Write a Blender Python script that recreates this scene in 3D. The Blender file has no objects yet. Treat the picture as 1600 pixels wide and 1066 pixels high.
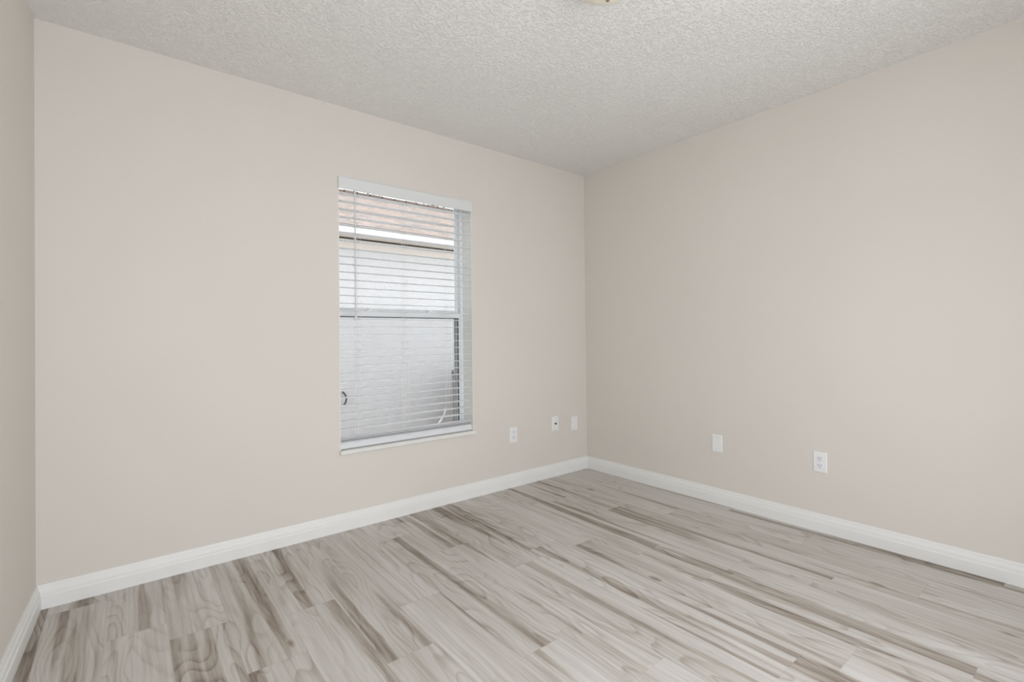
import bpy, bmesh, math, random
from mathutils import Vector, Matrix
random.seed(7)

S = bpy.context.scene
COL = S.collection

# ------------------------------------------------------------------ camera
CAM_H = 1.0961
YAW, PITCH, ROLL, FPX = 0.6742, 0.0080, -0.0111, 755.6
fw = Vector((math.sin(YAW)*math.cos(PITCH), math.cos(YAW)*math.cos(PITCH), math.sin(PITCH)))
r0 = Vector((math.cos(YAW), -math.sin(YAW), 0)); u0 = r0.cross(fw)
rr = r0*math.cos(ROLL)+u0*math.sin(ROLL); uu = -r0*math.sin(ROLL)+u0*math.cos(ROLL)
cd = bpy.data.cameras.new('camera'); cam = bpy.data.objects.new('camera', cd); COL.objects.link(cam)
M = Matrix((rr, uu, -fw)).transposed().to_4x4(); M.translation = (0, 0, CAM_H)
cam.matrix_world = M
cd.sensor_width = 36; cd.lens = FPX/1600*36; cd.shift_y = -12.1/1600; cd.shift_x = -0.0005
cd.clip_start = 0.02; cd.clip_end = 200
S.camera = cam

# ------------------------------------------------------------------ world, lights, exposure
S.view_settings.view_transform = 'Standard'; S.view_settings.look = 'None'
S.view_settings.gamma = 1; S.view_settings.use_curve_mapping = False
S.view_settings.exposure = 0.0
W = bpy.data.worlds.new('overcast_sky'); S.world = W; W.use_nodes = True
bg = W.node_tree.nodes['Background']; bg.inputs[0].default_value = (0.95, 0.97, 1.0, 1); bg.inputs[1].default_value = 2.15

def area(name, loc, target, sx, sy, power, col=(1, .97, .93)):
    l = bpy.data.lights.new(name, 'AREA'); l.shape = 'RECTANGLE'; l.size = sx; l.size_y = sy; l.energy = power; l.color = col
    o = bpy.data.objects.new(name, l); COL.objects.link(o); o.location = loc
    d = Vector(target)-Vector(loc); o.rotation_euler = d.to_track_quat('-Z', 'Y').to_euler()
    return o
# added fill lights, unseen, set in the doorway opening behind the camera
area('fill_light_high', (1.2, -.6, 1.25), (1.4, 2.7, 1.2), 1.0, 1.0, 8.8, (.95, .985, 1.07))
area('fill_light_near', (.5, -.58, .9), (.5, 2.7, 1.0), .6, .6, 11.6, (.95, .985, 1.07))
area('fill_light_low', (1.3, -.57, .7), (1.6, 2.0, .9), .8, .8, 8.8, (.95, .985, 1.07))

# ------------------------------------------------------------------ room dimensions
D, RX, LX, H = 2.7836, 3.0088, -0.2931, 2.44
LA = 0.0315                                   # the left wall is a touch out of square
Y0 = -0.55                                    # rear wall, behind the camera
T = 0.2
WX0, WX1, WZ0, WZ1 = 0.955, 1.871, 0.456, 2.04

# ------------------------------------------------------------------ material helpers
def nm(name):
    m = bpy.data.materials.new(name); m.use_nodes = True
    nt = m.node_tree; b = nt.nodes['Principled BSDF']
    return m, nt, b
def node(nt, t, **k):
    n = nt.nodes.new(t)
    for a, v in k.items():
        if a.startswith('i_'):
            key = a[2:]; key = int(key) if key.isdigit() else key
            n.inputs[key].default_value = v
        else: setattr(n, a, v)
    return n
def lin(c):
    f = lambda v: (v/255/12.92) if v/255 <= .04045 else ((v/255+.055)/1.055)**2.4
    return (f(c[0]), f(c[1]), f(c[2]), 1)
def math_(nt, op, a, b=None, c=None):
    n = nt.nodes.new('ShaderNodeMath'); n.operation = op
    for i, v in enumerate((a, b, c)):
        if v is None: continue
        if isinstance(v, (int, float)): n.inputs[i].default_value = v
        else: nt.links.new(v, n.inputs[i])
    return n.outputs[0]
def coords(nt, scale=(1, 1, 1)):
    tc = node(nt, 'ShaderNodeTexCoord'); mp = node(nt, 'ShaderNodeMapping'); mp.inputs['Scale'].default_value = scale
    nt.links.new(tc.outputs['Object'], mp.inputs[0]); return mp.outputs[0]
def noise(nt, vec, scale, detail=2, rough=.5, dist=0):
    n = node(nt, 'ShaderNodeTexNoise'); n.inputs['Scale'].default_value = scale; n.inputs['Detail'].default_value = detail
    n.inputs['Roughness'].default_value = rough; n.inputs['Distortion'].default_value = dist
    nt.links.new(vec, n.inputs['Vector']); return n.outputs['Fac']
def ramp(nt, fac, stops, interp='LINEAR'):
    n = node(nt, 'ShaderNodeValToRGB'); cr = n.color_ramp; cr.interpolation = interp
    while len(cr.elements) < len(stops): cr.elements.new(.5)
    for e, (p, c) in zip(cr.elements, stops):
        e.position = p; e.color = c if len(c) == 4 else (*c, 1)
    nt.links.new(fac, n.inputs[0]); return n.outputs[0]
def bump(nt, b, h, strength, dist):
    n = node(nt, 'ShaderNodeBump'); n.inputs['Strength'].default_value = strength; n.inputs['Distance'].default_value = dist
    nt.links.new(h, n.inputs['Height']); nt.links.new(n.outputs[0], b.inputs['Normal'])
def simple(name, rgb, rough=.5, metal=0, nscale=40, var=.03, spec=.5):
    """plain coloured surface with a faint procedural mottling"""
    m, nt, b = nm(name)
    f = noise(nt, coords(nt), nscale, 3)
    c = lin(rgb); lo = tuple(v*(1-var) for v in c[:3]); hi = tuple(min(1, v*(1+var)) for v in c[:3])
    nt.links.new(ramp(nt, f, [(.3, lo), (.7, hi)]), b.inputs['Base Color'])
    b.inputs['Roughness'].default_value = rough; b.inputs['Metallic'].default_value = metal
    b.inputs['Specular IOR Level'].default_value = spec
    return m

# ------------------------------------------------------------------ materials
def wall_mat():
    m, nt, b = nm('greige_wall_paint')
    f = noise(nt, coords(nt), 1.2, 2)
    nt.links.new(ramp(nt, f, [(.3, lin((219, 213, 205))), (.7, lin((221, 216, 208)))]), b.inputs['Base Color'])
    b.inputs['Roughness'].default_value = .75; b.inputs['Specular IOR Level'].default_value = .25
    bump(nt, b, noise(nt, coords(nt), 160, 2), .08, .002)
    return m
def ceiling_mat():
    m, nt, b = nm('knockdown_ceiling_paint')
    c = coords(nt)
    f = noise(nt, c, 92, 3, .55, .2)
    v = ramp(nt, f, [(.46, (0, 0, 0)), (.62, (1, 1, 1))], 'EASE')
    nt.links.new(ramp(nt, noise(nt, c, 1.5, 2), [(.3, lin((236, 235, 230))), (.7, lin((239, 238, 234)))]), b.inputs['Base Color'])
    b.inputs['Roughness'].default_value = .8; b.inputs['Specular IOR Level'].default_value = .2
    bump(nt, b, v, .58, .006)
    return m
def floor_mat():
    m, nt, b = nm('greige_wood_laminate')
    L = nt.links
    tc = node(nt, 'ShaderNodeTexCoord')
    at = node(nt, 'ShaderNodeAttribute', attribute_name='plank'); at.attribute_type = 'GEOMETRY'
    sc = node(nt, 'ShaderNodeVectorMath', operation='SCALE'); sc.inputs['Scale'].default_value = 37.0
    L.new(at.outputs['Vector'], sc.inputs[0])
    ad = node(nt, 'ShaderNodeVectorMath', operation='ADD'); L.new(tc.outputs['Object'], ad.inputs[0]); L.new(sc.outputs[0], ad.inputs[1])
    base = ad.outputs[0]
    def mp(s, src):
        q = node(nt, 'ShaderNodeMapping'); q.inputs['Scale'].default_value = s; L.new(src, q.inputs[0]); return q.outputs[0]
    def warp(src, s, amp):
        wn = node(nt, 'ShaderNodeTexNoise'); wn.inputs['Scale'].default_value = 1; wn.inputs['Detail'].default_value = 2.5
        L.new(mp(s, src), wn.inputs['Vector'])
        a_ = node(nt, 'ShaderNodeVectorMath', operation='SUBTRACT'); a_.inputs[1].default_value = (.5, .5, .5); L.new(wn.outputs['Color'], a_.inputs[0])
        b_ = node(nt, 'ShaderNodeVectorMath', operation='MULTIPLY'); b_.inputs[1].default_value = amp; L.new(a_.outputs[0], b_.inputs[0])
        c_ = node(nt, 'ShaderNodeVectorMath', operation='ADD'); L.new(src, c_.inputs[0]); L.new(b_.outputs[0], c_.inputs[1]); return c_.outputs[0]
    w1 = warp(base, (7, 3.0, 1), (.045, .10, 0))
    w2 = warp(base, (14, 6, 1), (.012, .03, 0))
    # cathedral figure: contour lines of a slow noise, long ovals and nested tongues
    big = noise(nt, mp((8.5, 1.7, 1), w1), 1, 1.0, .4)
    rings = math_(nt, 'FRACT', math_(nt, 'MULTIPLY', big, 11.0))
    rings = ramp(nt, rings, [(0, (0, 0, 0)), (.55, (.18, .18, .18)), (.9, (1, 1, 1)), (1, (0, 0, 0))])
    fig = ramp(nt, noise(nt, mp((5.5, 1.0, 1), base), 1, 1), [(.43, (.12, .12, .12)), (.58, (1, 1, 1))])
    ringw = math_(nt, 'MULTIPLY', rings, fig)
    # dark heartwood bands: long, narrow, one wavy edge
    bn = noise(nt, mp((12.5, .45, 1), w2), 1, 1.5, .5)
    band = ramp(nt, bn, [(.575, (0, 0, 0)), (.615, (.7, .7, .7)), (.72, (1, 1, 1))])
    bandv = math_(nt, 'MULTIPLY', band, math_(nt, 'MULTIPLY_ADD', noise(nt, mp((50, 5, 1), w2), 1, 3, .6), 1.5, .15))
    broad = noise(nt, mp((6, 1.1, 1), w1), 1, 2)
    streak = noise(nt, mp((75, 1.8, 1), w2), 1, 3, .55)
    pores = noise(nt, mp((300, 9, 1), base), 1, 2, .5)
    line = ramp(nt, noise(nt, mp((26, .8, 1), w1), 1, 1), [(.485, (0, 0, 0)), (.5, (1, 1, 1)), (.515, (0, 0, 0))])
    sepr = node(nt, 'ShaderNodeSeparateXYZ'); L.new(at.outputs['Vector'], sepr.inputs[0])
    v = math_(nt, 'MULTIPLY', ringw, .25)
    v = math_(nt, 'MULTIPLY_ADD', bandv, .50, v)
    v = math_(nt, 'MULTIPLY_ADD', math_(nt, 'SUBTRACT', broad, .5), .60, v)
    v = math_(nt, 'MULTIPLY_ADD', math_(nt, 'SUBTRACT', streak, .5), .75, v)
    v = math_(nt, 'MULTIPLY_ADD', math_(nt, 'SUBTRACT', pores, .5), .16, v)
    v = math_(nt, 'MULTIPLY_ADD', line, .09, v)
    v = math_(nt, 'MULTIPLY_ADD', math_(nt, 'SUBTRACT', sepr.outputs['Z'], .5), .07, v)
    v = math_(nt, 'ADD', v, .175)
    # a few knots
    vo = node(nt, 'ShaderNodeTexVoronoi'); vo.inputs['Scale'].default_value = 1; L.new(mp((4.2, 1.9, 1), w2), vo.inputs['Vector'])
    knot = ramp(nt, vo.outputs['Distance'], [(.03, (1, 1, 1)), (.085, (0, 0, 0))], 'EASE')
    v = math_(nt, 'MULTIPLY_ADD', knot, .45, v)
    colr = ramp(nt, v, [(0, lin((212, 209, 204))), (.25, lin((197, 192, 186))), (.5, lin((175, 167, 157))), (.75, lin((143, 132, 121))), (1, lin((112, 103, 94)))])
    L.new(colr, b.inputs['Base Color'])
    b.inputs['Roughness'].default_value = .5; b.inputs['Specular IOR Level'].default_value = .3
    bump(nt, b, pores, .04, .001)
    return m
def stucco_mat():
    m, nt, b = nm('white_stucco')
    c = coords(nt, (1, 1, 2.6))
    f = noise(nt, c, 9, 4, .6, .6)
    nt.links.new(ramp(nt, f, [(.3, lin((212, 211, 213))), (.7, lin((219, 218, 221)))]), b.inputs['Base Color'])
    b.inputs['Roughness'].default_value = .9
    bump(nt, b, ramp(nt, f, [(.42, (0, 0, 0)), (.62, (1, 1, 1))]), .3, .012)
    return m
def shingle_mat():
    m, nt, b = nm('tan_asphalt_shingles')
    tc = node(nt, 'ShaderNodeTexCoord')
    mp = node(nt, 'ShaderNodeMapping'); nt.links.new(tc.outputs['UV'], mp.inputs[0])
    br = node(nt, 'ShaderNodeTexBrick'); br.offset = .37; br.squash = 1
    br.inputs['Scale'].default_value = 1; br.inputs['Brick Width'].default_value = .3; br.inputs['Row Height'].default_value = .14
    br.inputs['Mortar Size'].default_value = .006; br.inputs['Bias'].default_value = 0
    br.inputs['Color1'].default_value = lin((192, 170, 158)); br.inputs['Color2'].default_value = lin((168, 160, 157)); br.inputs['Mortar'].default_value = lin((138, 124, 118))
    nt.links.new(mp.outputs[0], br.inputs['Vector'])
    mx = node(nt, 'ShaderNodeMix', data_type='RGBA'); mx.blend_type = 'SOFT_LIGHT'; mx.inputs['Factor'].default_value = .7
    nt.links.new(br.outputs['Color'], mx.inputs[6]); nt.links.new(noise(nt, mp.outputs[0], 5, 4), mx.inputs[7])
    nt.links.new(mx.outputs[2], b.inputs['Base Color']); b.inputs['Roughness'].default_value = .95
    return m
def mulch_mat():
    m, nt, b = nm('mulch_and_pebbles')
    vo = node(nt, 'ShaderNodeTexVoronoi'); vo.inputs['Scale'].default_value = 22; nt.links.new(coords(nt), vo.inputs['Vector'])
    nt.links.new(ramp(nt, vo.outputs['Color'], [(0, lin((120, 104, 94))), (.5, lin((176, 168, 160))), (1, lin((214, 210, 206)))]), b.inputs['Base Color'])
    b.inputs['Roughness'].default_value = .95; bump(nt, b, vo.outputs['Distance'], .8, .02)
    return m
def glass_mat():
    m, nt, b = nm('window_glass'); nt.nodes.remove(b)
    t = node(nt, 'ShaderNodeBsdfTransparent'); t.inputs[0].default_value = (.96, .975, .97, 1)
    g = node(nt, 'ShaderNodeBsdfGlossy'); g.inputs['Roughness'].default_value = .02
    x = node(nt, 'ShaderNodeMixShader'); fr = node(nt, 'ShaderNodeFresnel'); fr.inputs['IOR'].default_value = 1.45
    nt.links.new(math_(nt, 'MULTIPLY', fr.outputs[0], .8), x.inputs[0])
    nt.links.new(t.outputs[0], x.inputs[1]); nt.links.new(g.outputs[0], x.inputs[2])
    nt.links.new(x.outputs[0], nt.nodes['Material Output'].inputs[0]); return m
def screen_mat():
    m, nt, b = nm('insect_screen_mesh')
    b.inputs['Base Color'].default_value = (.16, .16, .165, 1); b.inputs['Roughness'].default_value = .8
    t = node(nt, 'ShaderNodeBsdfTransparent'); x = node(nt, 'ShaderNodeMixShader'); x.inputs[0].default_value = .1
    nt.links.new(t.outputs[0], x.inputs[1]); nt.links.new(b.outputs[0], x.inputs[2])
    nt.links.new(x.outputs[0], nt.nodes['Material Output'].inputs[0]); return m
def bowl_mat():
    m, nt, b = nm('cream_glass_bowl')
    nt.links.new(ramp(nt, noise(nt, coords(nt), 9, 3, .6, 1.5), [(.3, lin((238, 232, 212))), (.7, lin((246, 242, 226)))]), b.inputs['Base Color'])
    b.inputs['Roughness'].default_value = .2; b.inputs['Subsurface Weight'].default_value = .3
    return m
MW, MC, MF = wall_mat(), ceiling_mat(), floor_mat()
TRIM = simple('white_trim_paint', (234, 234, 231), .4, nscale=6, var=.01)
VINYL = simple('white_window_frame', (236, 239, 240), .35, nscale=8, var=.01)
REV = simple('white_reveal_paint', (240, 239, 234), .6, nscale=8, var=.015)
BLIND = simple('white_faux_wood', (246, 246, 246), .35, nscale=10, var=.01)
VALM = simple('white_valance', (222, 224, 222), .4, nscale=10, var=.01)
RAILM = simple('white_rail', (226, 228, 230), .35, nscale=10, var=.01)
CORD = simple('white_cord', (232, 231, 228), .8, nscale=90, var=.04)
WAND = simple('clear_grey_wand', (216, 217, 218), .3, nscale=30, var=.03)
MARBLE = simple('white_marble_sill', (230, 230, 224), .3, nscale=14, var=.03)
GASKET = simple('dark_gasket', (96, 98, 100), .7)
SCRF = simple('grey_screen_frame', (172, 173, 174), .5)
PLATE = simple('white_plate_plastic', (236, 237, 235), .35, nscale=30, var=.008)
RECEP = simple('receptacle_plastic', (232, 232, 236), .35, nscale=30, var=.008)
SLOT = simple('dark_slot', (58, 56, 54), .7)
SCREW = simple('painted_screw', (218, 218, 214), .4)
COAX = simple('coax_metal', (92, 88, 80), .35, metal=.6)
BRASS = simple('brushed_nickel', (150, 144, 132), .35, metal=.8)
BOWL = bowl_mat(); GLASS = glass_mat(); SCREEN = screen_mat()
STUC, SHIN, MULCH = stucco_mat(), shingle_mat(), mulch_mat()
FASC = simple('white_fascia', (244, 244, 243), .5, nscale=5, var=.01)
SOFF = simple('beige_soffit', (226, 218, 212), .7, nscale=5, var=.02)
GAPSHADE = simple('dark_soffit_gap_shade', (60, 54, 50), .8)  # dark colour standing in for shadow in the soffit gap
ACM = simple('grey_condenser_paint', (150, 148, 146), .5, nscale=10, var=.04)
ACD = simple('dark_condenser_coil', (66, 66, 66), .7)
CONC = simple('concrete_pad', (176, 172, 166), .9, nscale=20, var=.08)
PVC = simple('white_pvc', (236, 236, 236), .4)
LEAF = simple('tree_leaf', (104, 118, 92), .6, nscale=6, var=.2)
BARK = simple('tree_bark', (112, 98, 86), .9, nscale=20, var=.15)

# ------------------------------------------------------------------ mesh helpers
def obj(name, bm, mat, parent=None, smooth=False, bev=0, seg=2):
    me = bpy.data.meshes.new(name)
    bmesh.ops.recalc_face_normals(bm, faces=bm.faces[:])
    bm.to_mesh(me); bm.free()
    for mm in (mat if isinstance(mat, (list, tuple)) else [mat]): me.materials.append(mm)
    if smooth:
        for p in me.polygons: p.use_smooth = True
    o = bpy.data.objects.new(name, me); COL.objects.link(o)
    if parent: o.parent = parent
    if bev:
        md = o.modifiers.new('bevel', 'BEVEL'); md.width = bev; md.segments = seg; md.limit_method = 'ANGLE'; md.angle_limit = math.radians(40)
    return o
def box(bm, x0, x1, y0, y1, z0, z1):
    vs = [bm.verts.new((x, y, z)) for x in (x0, x1) for y in (y0, y1) for z in (z0, z1)]
    for f in ((0, 1, 3, 2), (4, 6, 7, 5), (0, 4, 5, 1), (2, 3, 7, 6), (0, 2, 6, 4), (1, 5, 7, 3)):
        bm.faces.new([vs[i] for i in f])
def B(*boxes):
    bm = bmesh.new()
    for b in boxes: box(bm, *b)
    return bm
def prism(pts2d, a, b, axis):
    """extrude a closed 2-D outline along an axis"""
    bm = bmesh.new()
    def mk(p, t): return {'x': (t, p[0], p[1]), 'y': (p[0], t, p[1]), 'z': (p[0], p[1], t)}[axis]
    A = [bm.verts.new(mk(p, a)) for p in pts2d]; Bv = [bm.verts.new(mk(p, b)) for p in pts2d]
    n = len(pts2d)
    for i in range(n): bm.faces.new((A[i], A[(i+1) % n], Bv[(i+1) % n], Bv[i]))
    bm.faces.new(A); bm.faces.new(Bv[::-1]); return bm
def tube(bm, pts, r, n=8):
    pts = [Vector(p) for p in pts]; rings = []
    for i, p in enumerate(pts):
        d = (pts[min(i+1, len(pts)-1)]-pts[max(i-1, 0)]).normalized()
        a = d.orthogonal().normalized() if abs(d.z) < .99 else Vector((1, 0, 0))
        if i and rings:
            a = (prev - d*prev.dot(d)).normalized()
        prev = a; bb = d.cross(a)
        rad = r[i] if isinstance(r, (list, tuple)) else r
        rings.append([bm.verts.new(p+(a*math.cos(t)+bb*math.sin(t))*rad) for t in [2*math.pi*k/n for k in range(n)]])
    for A, C in zip(rings, rings[1:]):
        for k in range(n): bm.faces.new((A[k], A[(k+1) % n], C[(k+1) % n], C[k]))
    bm.faces.new(rings[0][::-1]); bm.faces.new(rings[-1])
    return bm
def lathe(bm, prof, n=40, c=(0, 0, 0)):
    rings = []
    for (r, z) in prof:
        if r < 1e-6: rings.append([bm.verts.new((c[0], c[1], c[2]+z))])
        else: rings.append([bm.verts.new((c[0]+r*math.cos(2*math.pi*k/n), c[1]+r*math.sin(2*math.pi*k/n), c[2]+z)) for k in range(n)])
    for A, C in zip(rings, rings[1:]):
        for k in range(n):
            k2 = (k+1) % n
            if len(A) == 1 and len(C) == 1: continue
            if len(A) == 1: bm.faces.new((A[0], C[k2], C[k]))
            elif len(C) == 1: bm.faces.new((A[k], A[k2], C[0]))
            else: bm.faces.new((A[k], A[k2], C[k2], C[k]))
    return bm
def empty(name, loc=(0, 0, 0), rz=0):
    o = bpy.data.objects.new(name, None); COL.objects.link(o); o.location = loc; o.rotation_euler = (0, 0, rz); o.empty_display_size = .1; return o
def tag(o, label=None, cat=None, group=None, kind=None):
    if label: o['label'] = label
    if cat: o['category'] = cat
    if group: o['group'] = group
    if kind: o['kind'] = kind
    return o

# ------------------------------------------------------------------ room shell
def lpt(s, off=0):                              # point on the left wall, s metres from the far corner, off metres into the room
    return (LX - math.sin(LA)*s + math.cos(LA)*off, D - math.cos(LA)*s - math.sin(LA)*off)
XL = LX - math.sin(LA)*(D-Y0)/math.cos(LA)      # left wall at the rear

# floor: one mesh, one face per laminate board, a random vector per board drives its grain
def make_floor():
    bm = bmesh.new(); lay = bm.faces.layers.float_vector.new('plank')
    w, x0, gap = 0.187, -0.067, 0.0003
    fx0, fx1, fy0, fy1 = XL-.05, RX, Y0-T, D
    known = {-1: 2.69, 0: 2.321, 1: 2.18, 2: 1.795, 12: 1.15, 13: .81, 14: .53, 5: 1.84, 9: 1.9, 10: 1.79, 11: 1.51}
    k0 = math.floor((fx0-x0)/w)-1; rnd = random.Random(21)
    def face(a, b, c, d, z=0):
        if a >= b or c >= d: return
        f = bm.faces.new([bm.verts.new(p) for p in ((a, c, z), (b, c, z), (b, d, z), (a, d, z))])
        f[lay] = Vector((rnd.random(), rnd.random(), rnd.random()))
    for k in range(k0, 22):
        a = max(fx0, x0+k*w); b = min(fx1, x0+(k+1)*w)
        if b <= a: continue
        Lp = 1.21; j = known.get(k, rnd.uniform(0, Lp)); 
        while j > fy0: j -= Lp
        while j < fy1:
            c, d = max(fy0, j), min(fy1, j+Lp)
            if rnd.random() < .08:              # boards printed as two narrower strips of different wood
                s = a+(b-a)*rnd.choice((.33, .5, .62)); cc = c + rnd.uniform(.25, .75)*(d-c)
                face(a, s, c, cc-gap); face(a, s, cc, d-gap); face(s, b-gap, c, d-gap)
            else: face(a, b-gap, c, d-gap)
            j += Lp
    # sub-floor just below, seen only as the hairline joint
    f = bm.faces.new([bm.verts.new(p) for p in ((fx0, fy0, -.0015), (fx1, fy0, -.0015), (fx1, fy1, -.0015), (fx0, fy1, -.0015))]); f.material_index = 1
    box(bm, fx0, fx1, fy0, fy1, -.12, -.002)
    for q in bm.faces:
        if q.calc_center_median().z < -.001: q.material_index = 1
    me = bpy.data.meshes.new('floor'); bm.to_mesh(me); bm.free()
    me.materials.append(MF); me.materials.append(simple('laminate_joint', (120, 110, 100), .8))
    o = bpy.data.objects.new('floor', me); COL.objects.link(o); return o
tag(make_floor(), 'grey-brown wood-look laminate floor of long boards', kind='structure')

# back wall with the window opening (left, right, below, above)
bw = B((XL-T, WX0, D, D+T, -.12, H), (WX1, RX+T, D, D+T, -.12, H), (WX0, WX1, D, D+T, -.12, WZ0-.022), (WX0, WX1, D, D+T, WZ1, H))
tag(obj('wall_back', bw, MW), 'greige painted wall with the window', kind='structure')
tag(obj('wall_right', B((RX, RX+T, Y0-T, D, -.12, H)), MW), 'plain greige painted wall right of the corner', kind='structure')
a, b_ = lpt(0), lpt((D-Y0)/math.cos(LA)+T)
lw = prism([a, b_, (b_[0]-T, b_[1]), (a[0]-T, a[1])], -.12, H, 'z')
tag(obj('wall_left', lw, MW), 'narrow strip of greige wall at the left edge', kind='structure')
# rear wall behind the camera with an unseen doorway, widened to let the fill lights in
DX0, DX1, DZ = -.2, 1.75, 2.2
rw = B((XL-T, DX0, Y0-.12, Y0, -.12, H), (DX1, RX+T, Y0-.12, Y0, -.12, H), (DX0, DX1, Y0-.12, Y0, DZ, H))
tag(obj('wall_rear', rw, MW), 'greige wall behind the camera with a doorway widened for the fill lights', kind='structure')
tag(obj('ceiling', B((XL-T, RX+T, Y0-T, D+T, H, H+.15)), MC), 'white ceiling with knockdown texture', kind='structure')

# baseboards with an ogee-like top, mitred at the corners
BH, BT = 0.098, 0.018
PROF = [(0, 0), (BT, 0), (BT, .052), (BT-.0015, .056), (BT-.004, .0575), (BT-.004, .066), (BT-.0055, .074), (BT-.009, .081), (BT-.010, .0875), (BT-.0105, .0925), (.0055, BH), (0, BH)]
def baseboard(name, P0, P1, n0, label, miter0, miter1):
    """P0->P1 along the wall foot, n0 points into the room; miter shifts the ends with depth"""
    bm = bmesh.new(); P0 = Vector((*P0, 0)); P1 = Vector((*P1, 0)); d = (P1-P0).normalized(); n = Vector((*n0, 0))
    A = [bm.verts.new(P0+n*o+d*(o*miter0)+Vector((0, 0, z))) for o, z in PROF]
    C = [bm.verts.new(P1+n*o-d*(o*miter1)+Vector((0, 0, z))) for o, z in PROF]
    m = len(PROF)
    for i in range(m): bm.faces.new((A[i], A[(i+1) % m], C[(i+1) % m], C[i]))
    bm.faces.new(A); bm.faces.new(C[::-1])
    return tag(obj(name, bm, TRIM), label, kind='structure')
m_l = math.tan(math.pi/4+LA/2)**-1
baseboard('baseboard_back', (LX, D), (RX, D), (0, -1), 'white moulded baseboard under the window wall', m_l, 1)
baseboard('baseboard_right', (RX, D), (RX, Y0), (-1, 0), 'white moulded baseboard along the right wall', 1, 0)
e = lpt((D-Y0)/math.cos(LA))
baseboard('baseboard_left', (LX, D), e, (math.cos(LA), -math.sin(LA)), 'white moulded baseboard along the left wall', m_l, 0)

# ------------------------------------------------------------------ window
win = tag(empty('window_1', ((WX0+WX1)/2, D+.15, WZ0)), 'white single-hung window with insect screen over its lower half', kind='structure')
def W_(name, bm, mat, parent=None, **k):
    o = obj(name, bm, mat, None, **k); p = parent or win
    o.parent = p; o.matrix_parent_inverse = Matrix.Translation(-win.location) if p == win else Matrix.Identity(4)
    return o
FY = D+.118
# painted lining of the opening (thin skin on the wall's return)
s_ = .003
W_('reveal', B((WX0, WX0+s_, D+.001, FY, WZ0, WZ1), (WX1-s_, WX1, D+.001, FY, WZ0, WZ1), (WX0+s_, WX1-s_, D+.001, FY, WZ1-s_, WZ1)), REV)
fr = .02
W_('window_frame', B((WX0, WX0+fr, FY, D+.195, WZ0, WZ1), (WX1-fr, WX1, FY, D+.195, WZ0, WZ1), (WX0+fr, WX1-fr, FY, D+.195, WZ1-.008, WZ1), (WX0+fr, WX1-fr, FY, D+.195, WZ0, WZ0+.014)), VINYL, bev=.002)
def sash(name, x0, x1, y0, y1, z0, z1, st, bot, top):
    o = W_(name, B((x0, x0+st, y0, y1, z0, z1), (x1-st, x1, y0, y1, z0, z1), (x0+st, x1-st, y0, y1, z0, z0+bot), (x0+st, x1-st, y0, y1, z1-top, z1)), VINYL, bev=.002)
    ym = (y0+y1)/2
    g = obj('glass_pane', B((x0+st-.004, x1-st+.004, ym-.002, ym+.002, z0+bot-.004, z1-top+.004)), GLASS); g.parent = o
    return o
X0, X1 = WX0+fr, WX1-fr
up = sash('upper_sash', X0, X1, D+.154, D+.178, 1.252, WZ1-.008, .016, .036, .012)
lo = sash('lower_sash', X0, X1, D+.123, D+.149, WZ0+.014, 1.266, .012, .030, .032)
# dark glazing gasket round the lower pane
gx0, gx1, gz0, gz1 = X0+.012, X1-.012, WZ0+.044, 1.234
g = obj('gasket', B((gx0, gx0+.006, D+.131, D+.141, gz0, gz1), (gx1-.006, gx1, D+.131, D+.141, gz0, gz1), (gx0, gx1, D+.131, D+.141, gz1-.006, gz1)), GASKET); g.parent = lo
tag(g, 'dark gasket')
def lock(x):
    bm = bmesh.new(); z = 1.266; y = D+.136
    box(bm, x-.034, x+.034, y-.012, y+.012, z, z+.009)
    lathe(bm, [(.0, .008), (.014, .008), (.014, .017), (.010, .021), (0, .021)], 16, (x-.006, y, z))
    tube(bm, [(x-.004, y-.004, z+.013), (x+.012, y-.012, z+.014), (x+.028, y-.014, z+.012)], [.005, .005, .004], 8)
    o = obj('sash_lock', bm, BLIND, lo); return o
lock(1.20); lock(1.625)
W_('insect_screen', B((X0+.012, X1-.012, D+.1865, D+.1875, WZ0+.02, 1.236)), SCREEN)
W_('screen_frame', B((X0, X0+.014, D+.182, D+.192, WZ0+.014, 1.25), (X1-.014, X1, D+.182, D+.192, WZ0+.014, 1.25), (X0+.014, X1-.014, D+.182, D+.192, WZ0+.014, WZ0+.026), (X0+.014, X1-.014, D+.182, D+.192, 1.236, 1.25)), SCRF, bev=.0015)
# marble sill with rounded nose
W_('window_sill', B((WX0-.004, WX1+.008, D-.02, D, WZ0-.022, WZ0), (WX0, WX1, D, D+.195, WZ0-.022, WZ0)), MARBLE, bev=.003)

# ------------------------------------------------------------------ blind
bl = tag(empty('window_blind', ((WX0+WX1)/2, D+.03, WZ0)), 'white horizontal slat blind lowered and tilted open in the window', 'window blind')
def BL(name, bm, mat, **k):
    o = obj(name, bm, mat, None, **k); o.parent = bl; o.matrix_parent_inverse = Matrix.Translation(-bl.location); return o
BX0, BX1 = WX0+.004, WX1-.006
YF, YB = D+.010, D+.060
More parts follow.
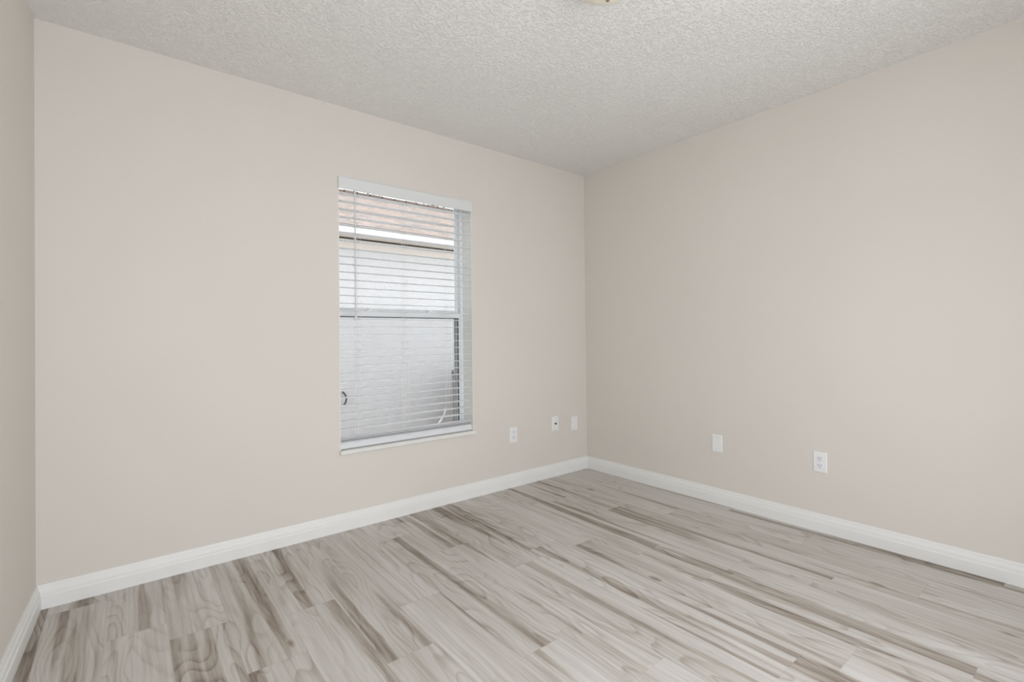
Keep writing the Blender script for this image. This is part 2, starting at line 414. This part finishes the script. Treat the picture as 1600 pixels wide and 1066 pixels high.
# valance: moulded face with small returns
vp = [(D-.012, 1.964), (D-.012, 2.028), (D-.009, 2.034), (D-.002, 2.034), (D-.002, 1.964)]
bm = prism(vp, WX0-.002, WX1-.002, 'x')
BL('valance', bm, VALM, bev=.0015)
BL('headrail', B((BX0, BX1, D+.004, D+.058, 1.985, 2.03)), BLIND, bev=.002)
bm = bmesh.new(); SP = .0459; ZS = [.525+SP*k for k in range(32)]
LADX = (1.075, 1.382, 1.697)
for z in [ZS[0]-.0075]+ZS:
    n = 6; top = []; bot = []
    for i in range(n+1):
        t = i/n; y = YF+(YB-YF)*t; cr = .0012*(1-(2*t-1)**2); th = .0026 if 0 < i < n else .0018
        top.append((y, z+cr+th/2)); bot.append((y, z+cr-th/2))
    pts = top+bot[::-1]
    A = [bm.verts.new((BX0, *p)) for p in pts]; C = [bm.verts.new((BX1, *p)) for p in pts]
    for i in range(len(pts)): bm.faces.new((A[i], A[(i+1) % len(pts)], C[(i+1) % len(pts)], C[i]))
    bm.faces.new(A); bm.faces.new(C[::-1])
BL('slats', bm, BLIND)
rp = [(YF+.003, .4585), (YF-.001, .464), (YF-.001, .482), (YF+.003, .489), (YF+.010, .497), (YF+.02, .499), (YB-.02, .499), (YB-.01, .497), (YB-.003, .489), (YB+.001, .482), (YB+.001, .464), (YB-.003, .4585)]
BL('bottom_rail', prism(rp, BX0, BX1, 'x'), RAILM, bev=.0012)
for lx in LADX:
    bm = bmesh.new()
    for dx in (-.009, .009):
        for y in (YF-.0012, YB+.0012): tube(bm, [(lx+dx, y, .49), (lx+dx, y, 1.99)], .0007, 6)
    for z in ZS:                                # rungs under every slat
        for dx in (-.009, .009): tube(bm, [(lx+dx, YF-.0012, z-.0022), (lx+dx, YB+.0012, z-.0022)], .0006, 5)
    BL('ladder_cord', bm, CORD)
    bm = bmesh.new(); tube(bm, [(lx, YB+.003, .49), (lx, YB+.003, 1.99)], .0007, 6)
    BL('lift_cord', bm, CORD)
bm = bmesh.new(); wx = 1.045
tube(bm, [(wx, D-.016, 1.955), (wx, D-.017, 1.60), (wx, D-.017, 1.245)], .0042, 6)
lathe(bm, [(0, 1.245), (.005, 1.243), (.0062, 1.225), (.0055, 1.205), (0, 1.2)], 12, (wx, D-.017, 0))
wd = BL('tilt_wand', bm, WAND); 
bm = bmesh.new(); tube(bm, [(wx, D+.006, 1.99), (wx, D-.004, 1.958), (wx, D-.016, 1.962), (wx, D-.016, 1.95)], .0013, 6)
h_ = obj('wand_hook', bm, BRASS); h_.parent = wd

# ------------------------------------------------------------------ wall plates (built facing -Y at origin, then placed)
def plate_bm(w=.070, h=.1145):
    bm = bmesh.new(); d = .0055; i = .005
    o = [(-w/2, -h/2), (w/2, -h/2), (w/2, h/2), (-w/2, h/2)]
    q = [(-w/2+i, -h/2+i), (w/2-i, -h/2+i), (w/2-i, h/2-i), (-w/2+i, h/2-i)]
    A = [bm.verts.new((x, 0, z)) for x, z in o]; M1 = [bm.verts.new((x*.99, -.003, z*.99)) for x, z in o]; C = [bm.verts.new((x, -d, z)) for x, z in q]
    for P, Q in ((A, M1), (M1, C)):
        for k in range(4): bm.faces.new((P[k], P[(k+1) % 4], Q[(k+1) % 4], Q[k]))
    bm.faces.new(C); bm.faces.new(A[::-1]); return bm
def screw(parent, z, y=-.0055):
    bm = bmesh.new(); n = 14
    A = [bm.verts.new((.0032*math.cos(2*math.pi*k/n), y, z+.0032*math.sin(2*math.pi*k/n))) for k in range(n)]
    C = [bm.verts.new((.0024*math.cos(2*math.pi*k/n), y-.0012, z+.0024*math.sin(2*math.pi*k/n))) for k in range(n)]
    for k in range(n): bm.faces.new((A[k], A[(k+1) % n], C[(k+1) % n], C[k]))
    bm.faces.new(C)
    s = obj('screw', bm, SCREW); s.parent = parent; return s
def ring_pts(f, n=24): return [f(2*math.pi*k/n) for k in range(n)]
def face_receptacle(parent, zc):
    # classic duplex face: round sides, flattened top and bottom
    def f(t):
        x, z = .0172*math.cos(t), .0172*math.sin(t); return (x, max(-.0142, min(.0142, z))+zc)
    pts = ring_pts(f, 32); bm = bmesh.new()
    A = [bm.verts.new((x, -.005, z)) for x, z in pts]; C = [bm.verts.new((x*.96, -.0078, zc+(z-zc)*.96)) for x, z in pts]
    for k in range(32): bm.faces.new((A[k], A[(k+1) % 32], C[(k+1) % 32], C[k]))
    bm.faces.new(C)
    r = obj('receptacle', bm, RECEP); r.parent = parent
    bm = bmesh.new()
    for sx, hh in ((-.0063, .0085), (.0063, .0070)): box(bm, sx-.0011, sx+.0011, -.0081, -.007, zc+.0045-hh/2, zc+.0045+hh/2)
    n = 12; A = [bm.verts.new((.0024*math.cos(2*math.pi*k/n), -.0081, zc-.0078+.0024*math.sin(2*math.pi*k/n))) for k in range(n)]; bm.faces.new(A)
    s = obj('slot', bm, SLOT); s.parent = r; tag(s, 'dark plug slots'); return r
def outlet(name, loc, rz, label):
    t = tag(empty(name, loc, rz), label, 'outlet')
    obj('cover_plate', plate_bm(), PLATE, t, bev=.0008)
    face_receptacle(t, .0195); face_receptacle(t, -.0195); screw(t, 0)
    return t
def blank(name, loc, rz, label):
    t = tag(empty(name, loc, rz), label, 'wall plate')
    obj('cover_plate', plate_bm(), PLATE, t, bev=.0008); screw(t, .042); screw(t, -.042); return t
G = 0.0
outlet('wall_outlet', (2.2215, D-G, .378), 0, 'white duplex power outlet on the window wall, nearest to the window')
outlet('wall_outlet.001', (RX-G, 1.041, .383), math.radians(-90), 'white duplex power outlet alone low on the right wall, dark slots visible')
blank('blank_plate', (2.860, D-G, .386), 0, 'plain white blank wall plate on the window wall, next to the corner')
blank('blank_plate.001', (RX-G, 1.640, .389), math.radians(-90), 'plain white blank wall plate on the right wall, between corner and outlet')
cx = tag(empty('coax_plate', (2.644, D-G, .410), 0), 'white cable jack plate with one dark round connector on the window wall', 'wall plate')
obj('cover_plate', plate_bm(), PLATE, cx, bev=.0008); screw(cx, .042); screw(cx, -.042)
bm = bmesh.new()
pts = [(0, -.005, 0), (0, -.008, 0), (0, -.0081, 0), (0, -.016, 0)]
tube(bm, pts, [.0085, .0085, .0055, .0055], 12)
obj('coax_connector', bm, COAX, cx)['label'] = 'dark round connector'

# ------------------------------------------------------------------ ceiling light
FXL, FYL = 1.361, 1.132
cl = tag(empty('ceiling_light', (FXL, FYL, H)), 'cream glass bowl ceiling light with small metal finial, mostly above the frame', 'ceiling light')
bm = bmesh.new(); lathe(bm, [(0, 0), (.155, 0), (.158, -.006), (.152, -.02), (.14, -.026), (0, -.026)], 48)
obj('mounting_pan', bm, BRASS, cl, smooth=False)
bm = bmesh.new()
R_, dp = .125, .094
prof = [(R_*math.sin(a), -.026-dp*math.cos(a)) for a in [math.pi/2*k/14 for k in range(15)]]
prof = [(.0001 if i == 0 else r, z) for i, (r, z) in enumerate(prof)]; prof[0] = (0, prof[0][1])
lathe(bm, prof, 48)
obj('glass_bowl', bm, BOWL, cl, smooth=True)
bm = bmesh.new(); lathe(bm, [(0, -.118), (.010, -.119), (.010, -.122), (.006, -.124), (.0078, -.130), (.006, -.136), (0, -.138)], 20)
obj('finial', bm, BRASS, cl, smooth=True)

# ------------------------------------------------------------------ outside
GZ = -.2
tag(obj('ground', B((-6, 16, D+T, 20, GZ-.2, GZ)), MULCH), 'strip of mulch and pebbles between the houses', kind='structure')
nh = tag(empty('neighbour_house', (4, 6.35, GZ)), 'neighbouring white stucco house with tan shingle roof beyond the window', 'house')
def NH(name, bm, mat, **k):
    o = obj(name, bm, mat, None, **k); o.parent = nh; o.matrix_parent_inverse = Matrix.Translation(-nh.location); return o
HX0, HX1 = -4, 14
NH('stucco_wall', B((HX0, HX1, 6.35, 6.55, GZ, 2.436)), STUC)
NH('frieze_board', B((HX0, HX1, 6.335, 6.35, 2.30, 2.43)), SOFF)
NH('soffit', B((HX0-.3, HX1+.3, 6.02, 6.36, 2.437, 2.452)), SOFF)
NH('soffit_gap_shade', B((HX0, HX1, 6.318, 6.3345, 2.418, 2.4365)), GAPSHADE)  # dark strip painted as the shadow where soffit meets wall
NH('fascia', B((HX0-.3, HX1+.3, 5.995, 6.02, 2.435, 2.527)), FASC, bev=.002)
# roof plane with shingle courses as real steps
bm = bmesh.new(); uv = bm.loops.layers.uv.new('uv')
ey, ez, sl, ry = 5.96, 2.527, .40, 10.16
nrow = 36
for i in range(nrow):
    ya, yb = ey+(ry-ey)*i/nrow, ey+(ry-ey)*(i+1)/nrow
    za, zb = ez+sl*(ya-ey)+.006, ez+sl*(yb-ey)
    quads = (((HX0-.3, ya, za), (HX1+.3, ya, za), (HX1+.3, yb, zb), (HX0-.3, yb, zb)), ((HX0-.3, ya, za-.008), (HX1+.3, ya, za-.008), (HX1+.3, ya, za), (HX0-.3, ya, za)))
    for j, q in enumerate(quads):
        f = bm.faces.new([bm.verts.new(p) for p in q])
        for l in f.loops: l[uv].uv = (l.vert.co.x, (l.vert.co.y-ey)*1.077+(0 if j == 0 else .001))
rz_ = ez+sl*(ry-ey)
for q in (((HX0-.3, ry, rz_), (HX1+.3, ry, rz_), (HX1+.3, 2*ry-ey, ez), (HX0-.3, 2*ry-ey, ez)),):
    f = bm.faces.new([bm.verts.new(p) for p in q])
    for l in f.loops: l[uv].uv = (l.vert.co.x, l.vert.co.y)
me = bpy.data.meshes.new('roof'); bm.to_mesh(me); bm.free(); me.materials.append(SHIN)
ro = bpy.data.objects.new('roof', me); COL.objects.link(ro); ro.parent = nh; ro.matrix_parent_inverse = Matrix.Translation(-nh.location)
bm = bmesh.new()
x = HX0
while x < HX1:                                  # overlapping ridge caps
    box(bm, x, x+.3, ry-.12, ry+.12, rz_-.03, rz_+.006+.008*((int(x*10)) % 2)); x += .28
NH('ridge_cap', bm, SHIN)

# air conditioner beside the neighbour's wall
ac = tag(empty('air_conditioner', (4.02, 5.62, GZ)), 'grey outdoor air conditioner unit low at the right edge of the window view', 'air conditioner')
obj('concrete_pad', B((-.46, .46, -.4, .4, 0, .06)), CONC, ac, bev=.006)
obj('coil_core', B((-.37, .37, -.29, .29, .08, .78)), ACD, ac)
bx = [(-.4, -.32), (.4, -.32), (.4, .32), (-.4, .32)]
bm = B(*[(x-.03, x+.03, y-.03, y+.03, .06, .82) for x, y in ((-.37, -.29), (.37, -.29), (.37, .29), (-.37, .29))], (-.4, .4, -.32, .32, .78, .84), (-.4, .4, -.32, .32, .06, .1))
obj('cabinet', bm, ACM, ac, bev=.006)
bm = bmesh.new()
for k in range(17):
    z = .13+k*.038
    box(bm, -.36, .36, -.315, -.295, z, z+.014); box(bm, -.36, .36, .295, .315, z, z+.014)
    box(bm, -.395, -.375, -.28, .28, z, z+.014); box(bm, .375, .395, -.28, .28, z, z+.014)
obj('louver_grille', bm, ACM, ac)
bm = bmesh.new(); lathe(bm, [(0, .845), (.26, .845), (.27, .84), (.27, .85), (.26, .856), (0, .856)], 32)
obj('fan_guard', bm, ACD, ac)
# white pipe running from the wall to the unit along the ground
bm = bmesh.new(); tube(bm, [(3.74, 6.325, .03), (3.70, 6.24, .025), (3.58, 6.1, -.04), (3.42, 5.98, -.13), (3.2, 5.9, -.178), (2.95, 5.86, -.183)], .018, 10)
tag(obj('drain_pipe', bm, PVC), 'white pipe bending to the ground beside the outdoor air conditioner', 'pipe')
# small dark hook low on the stucco
bm = bmesh.new(); tube(bm, [(2.215, 6.35, .40), (2.215, 6.315, .395), (2.235, 6.30, .36), (2.245, 6.30, .31), (2.235, 6.30, .265), (2.205, 6.31, .225)], .011, 8)
tag(obj('wall_hook', bm, ACD, smooth=True), 'small dark curved hook low on the white stucco outside', 'hook')

def tree(x, y, z, r, n, label):
    t = tag(empty('tree', (x, y, GZ)), label, 'tree', 'trees behind the neighbouring roof')
    bm = bmesh.new(); tube(bm, [(0, 0, 0), (.05, 0, (z-GZ)*.5), (0, .05, z-GZ)], [.2, .15, .06], 10)
    rnd = random.Random(int(x*10))
    for k in range(7):
        a = rnd.uniform(0, 6.28); e = rnd.uniform(.1, .8)
        tube(bm, [(0, 0, z-GZ-.9), (r*.7*math.cos(a), r*.7*math.sin(a), z-GZ-.9+r*e)], [.06, .02], 6)
    obj('trunk', bm, BARK, t)
    bm = bmesh.new()
    for k in range(n):
        while True:
            p = Vector((rnd.uniform(-1, 1), rnd.uniform(-1, 1), rnd.uniform(-1, 1)))
            if .35 < p.length < 1: break
        p = Vector((p.x*r, p.y*r, p.z*r*.75+z-GZ))
        d = Vector((rnd.gauss(0, 1), rnd.gauss(0, 1), rnd.gauss(0, 1))).normalized(); s = d.orthogonal().normalized()
        L_ = rnd.uniform(.07, .13); w_ = L_*.4; nn = d.cross(s)*L_*.12
        q = [p-d*L_, p-d*L_*.2+s*w_+nn, p+d*L_*.5+s*w_*.8+nn, p+d*L_, p+d*L_*.5-s*w_*.8+nn, p-d*L_*.2-s*w_+nn]
        bm.faces.new([bm.verts.new(v) for v in q])
    obj('foliage', bm, LEAF, t)
tree(9.3, 16.5, 5.45, 1.3, 700, 'leafy treetop peeping over the neighbouring roof ridge, farther right in the window')
tree(6.9, 17.0, 5.6, 1.1, 350, 'thin treetop peeping over the neighbouring roof ridge, farther left in the window')
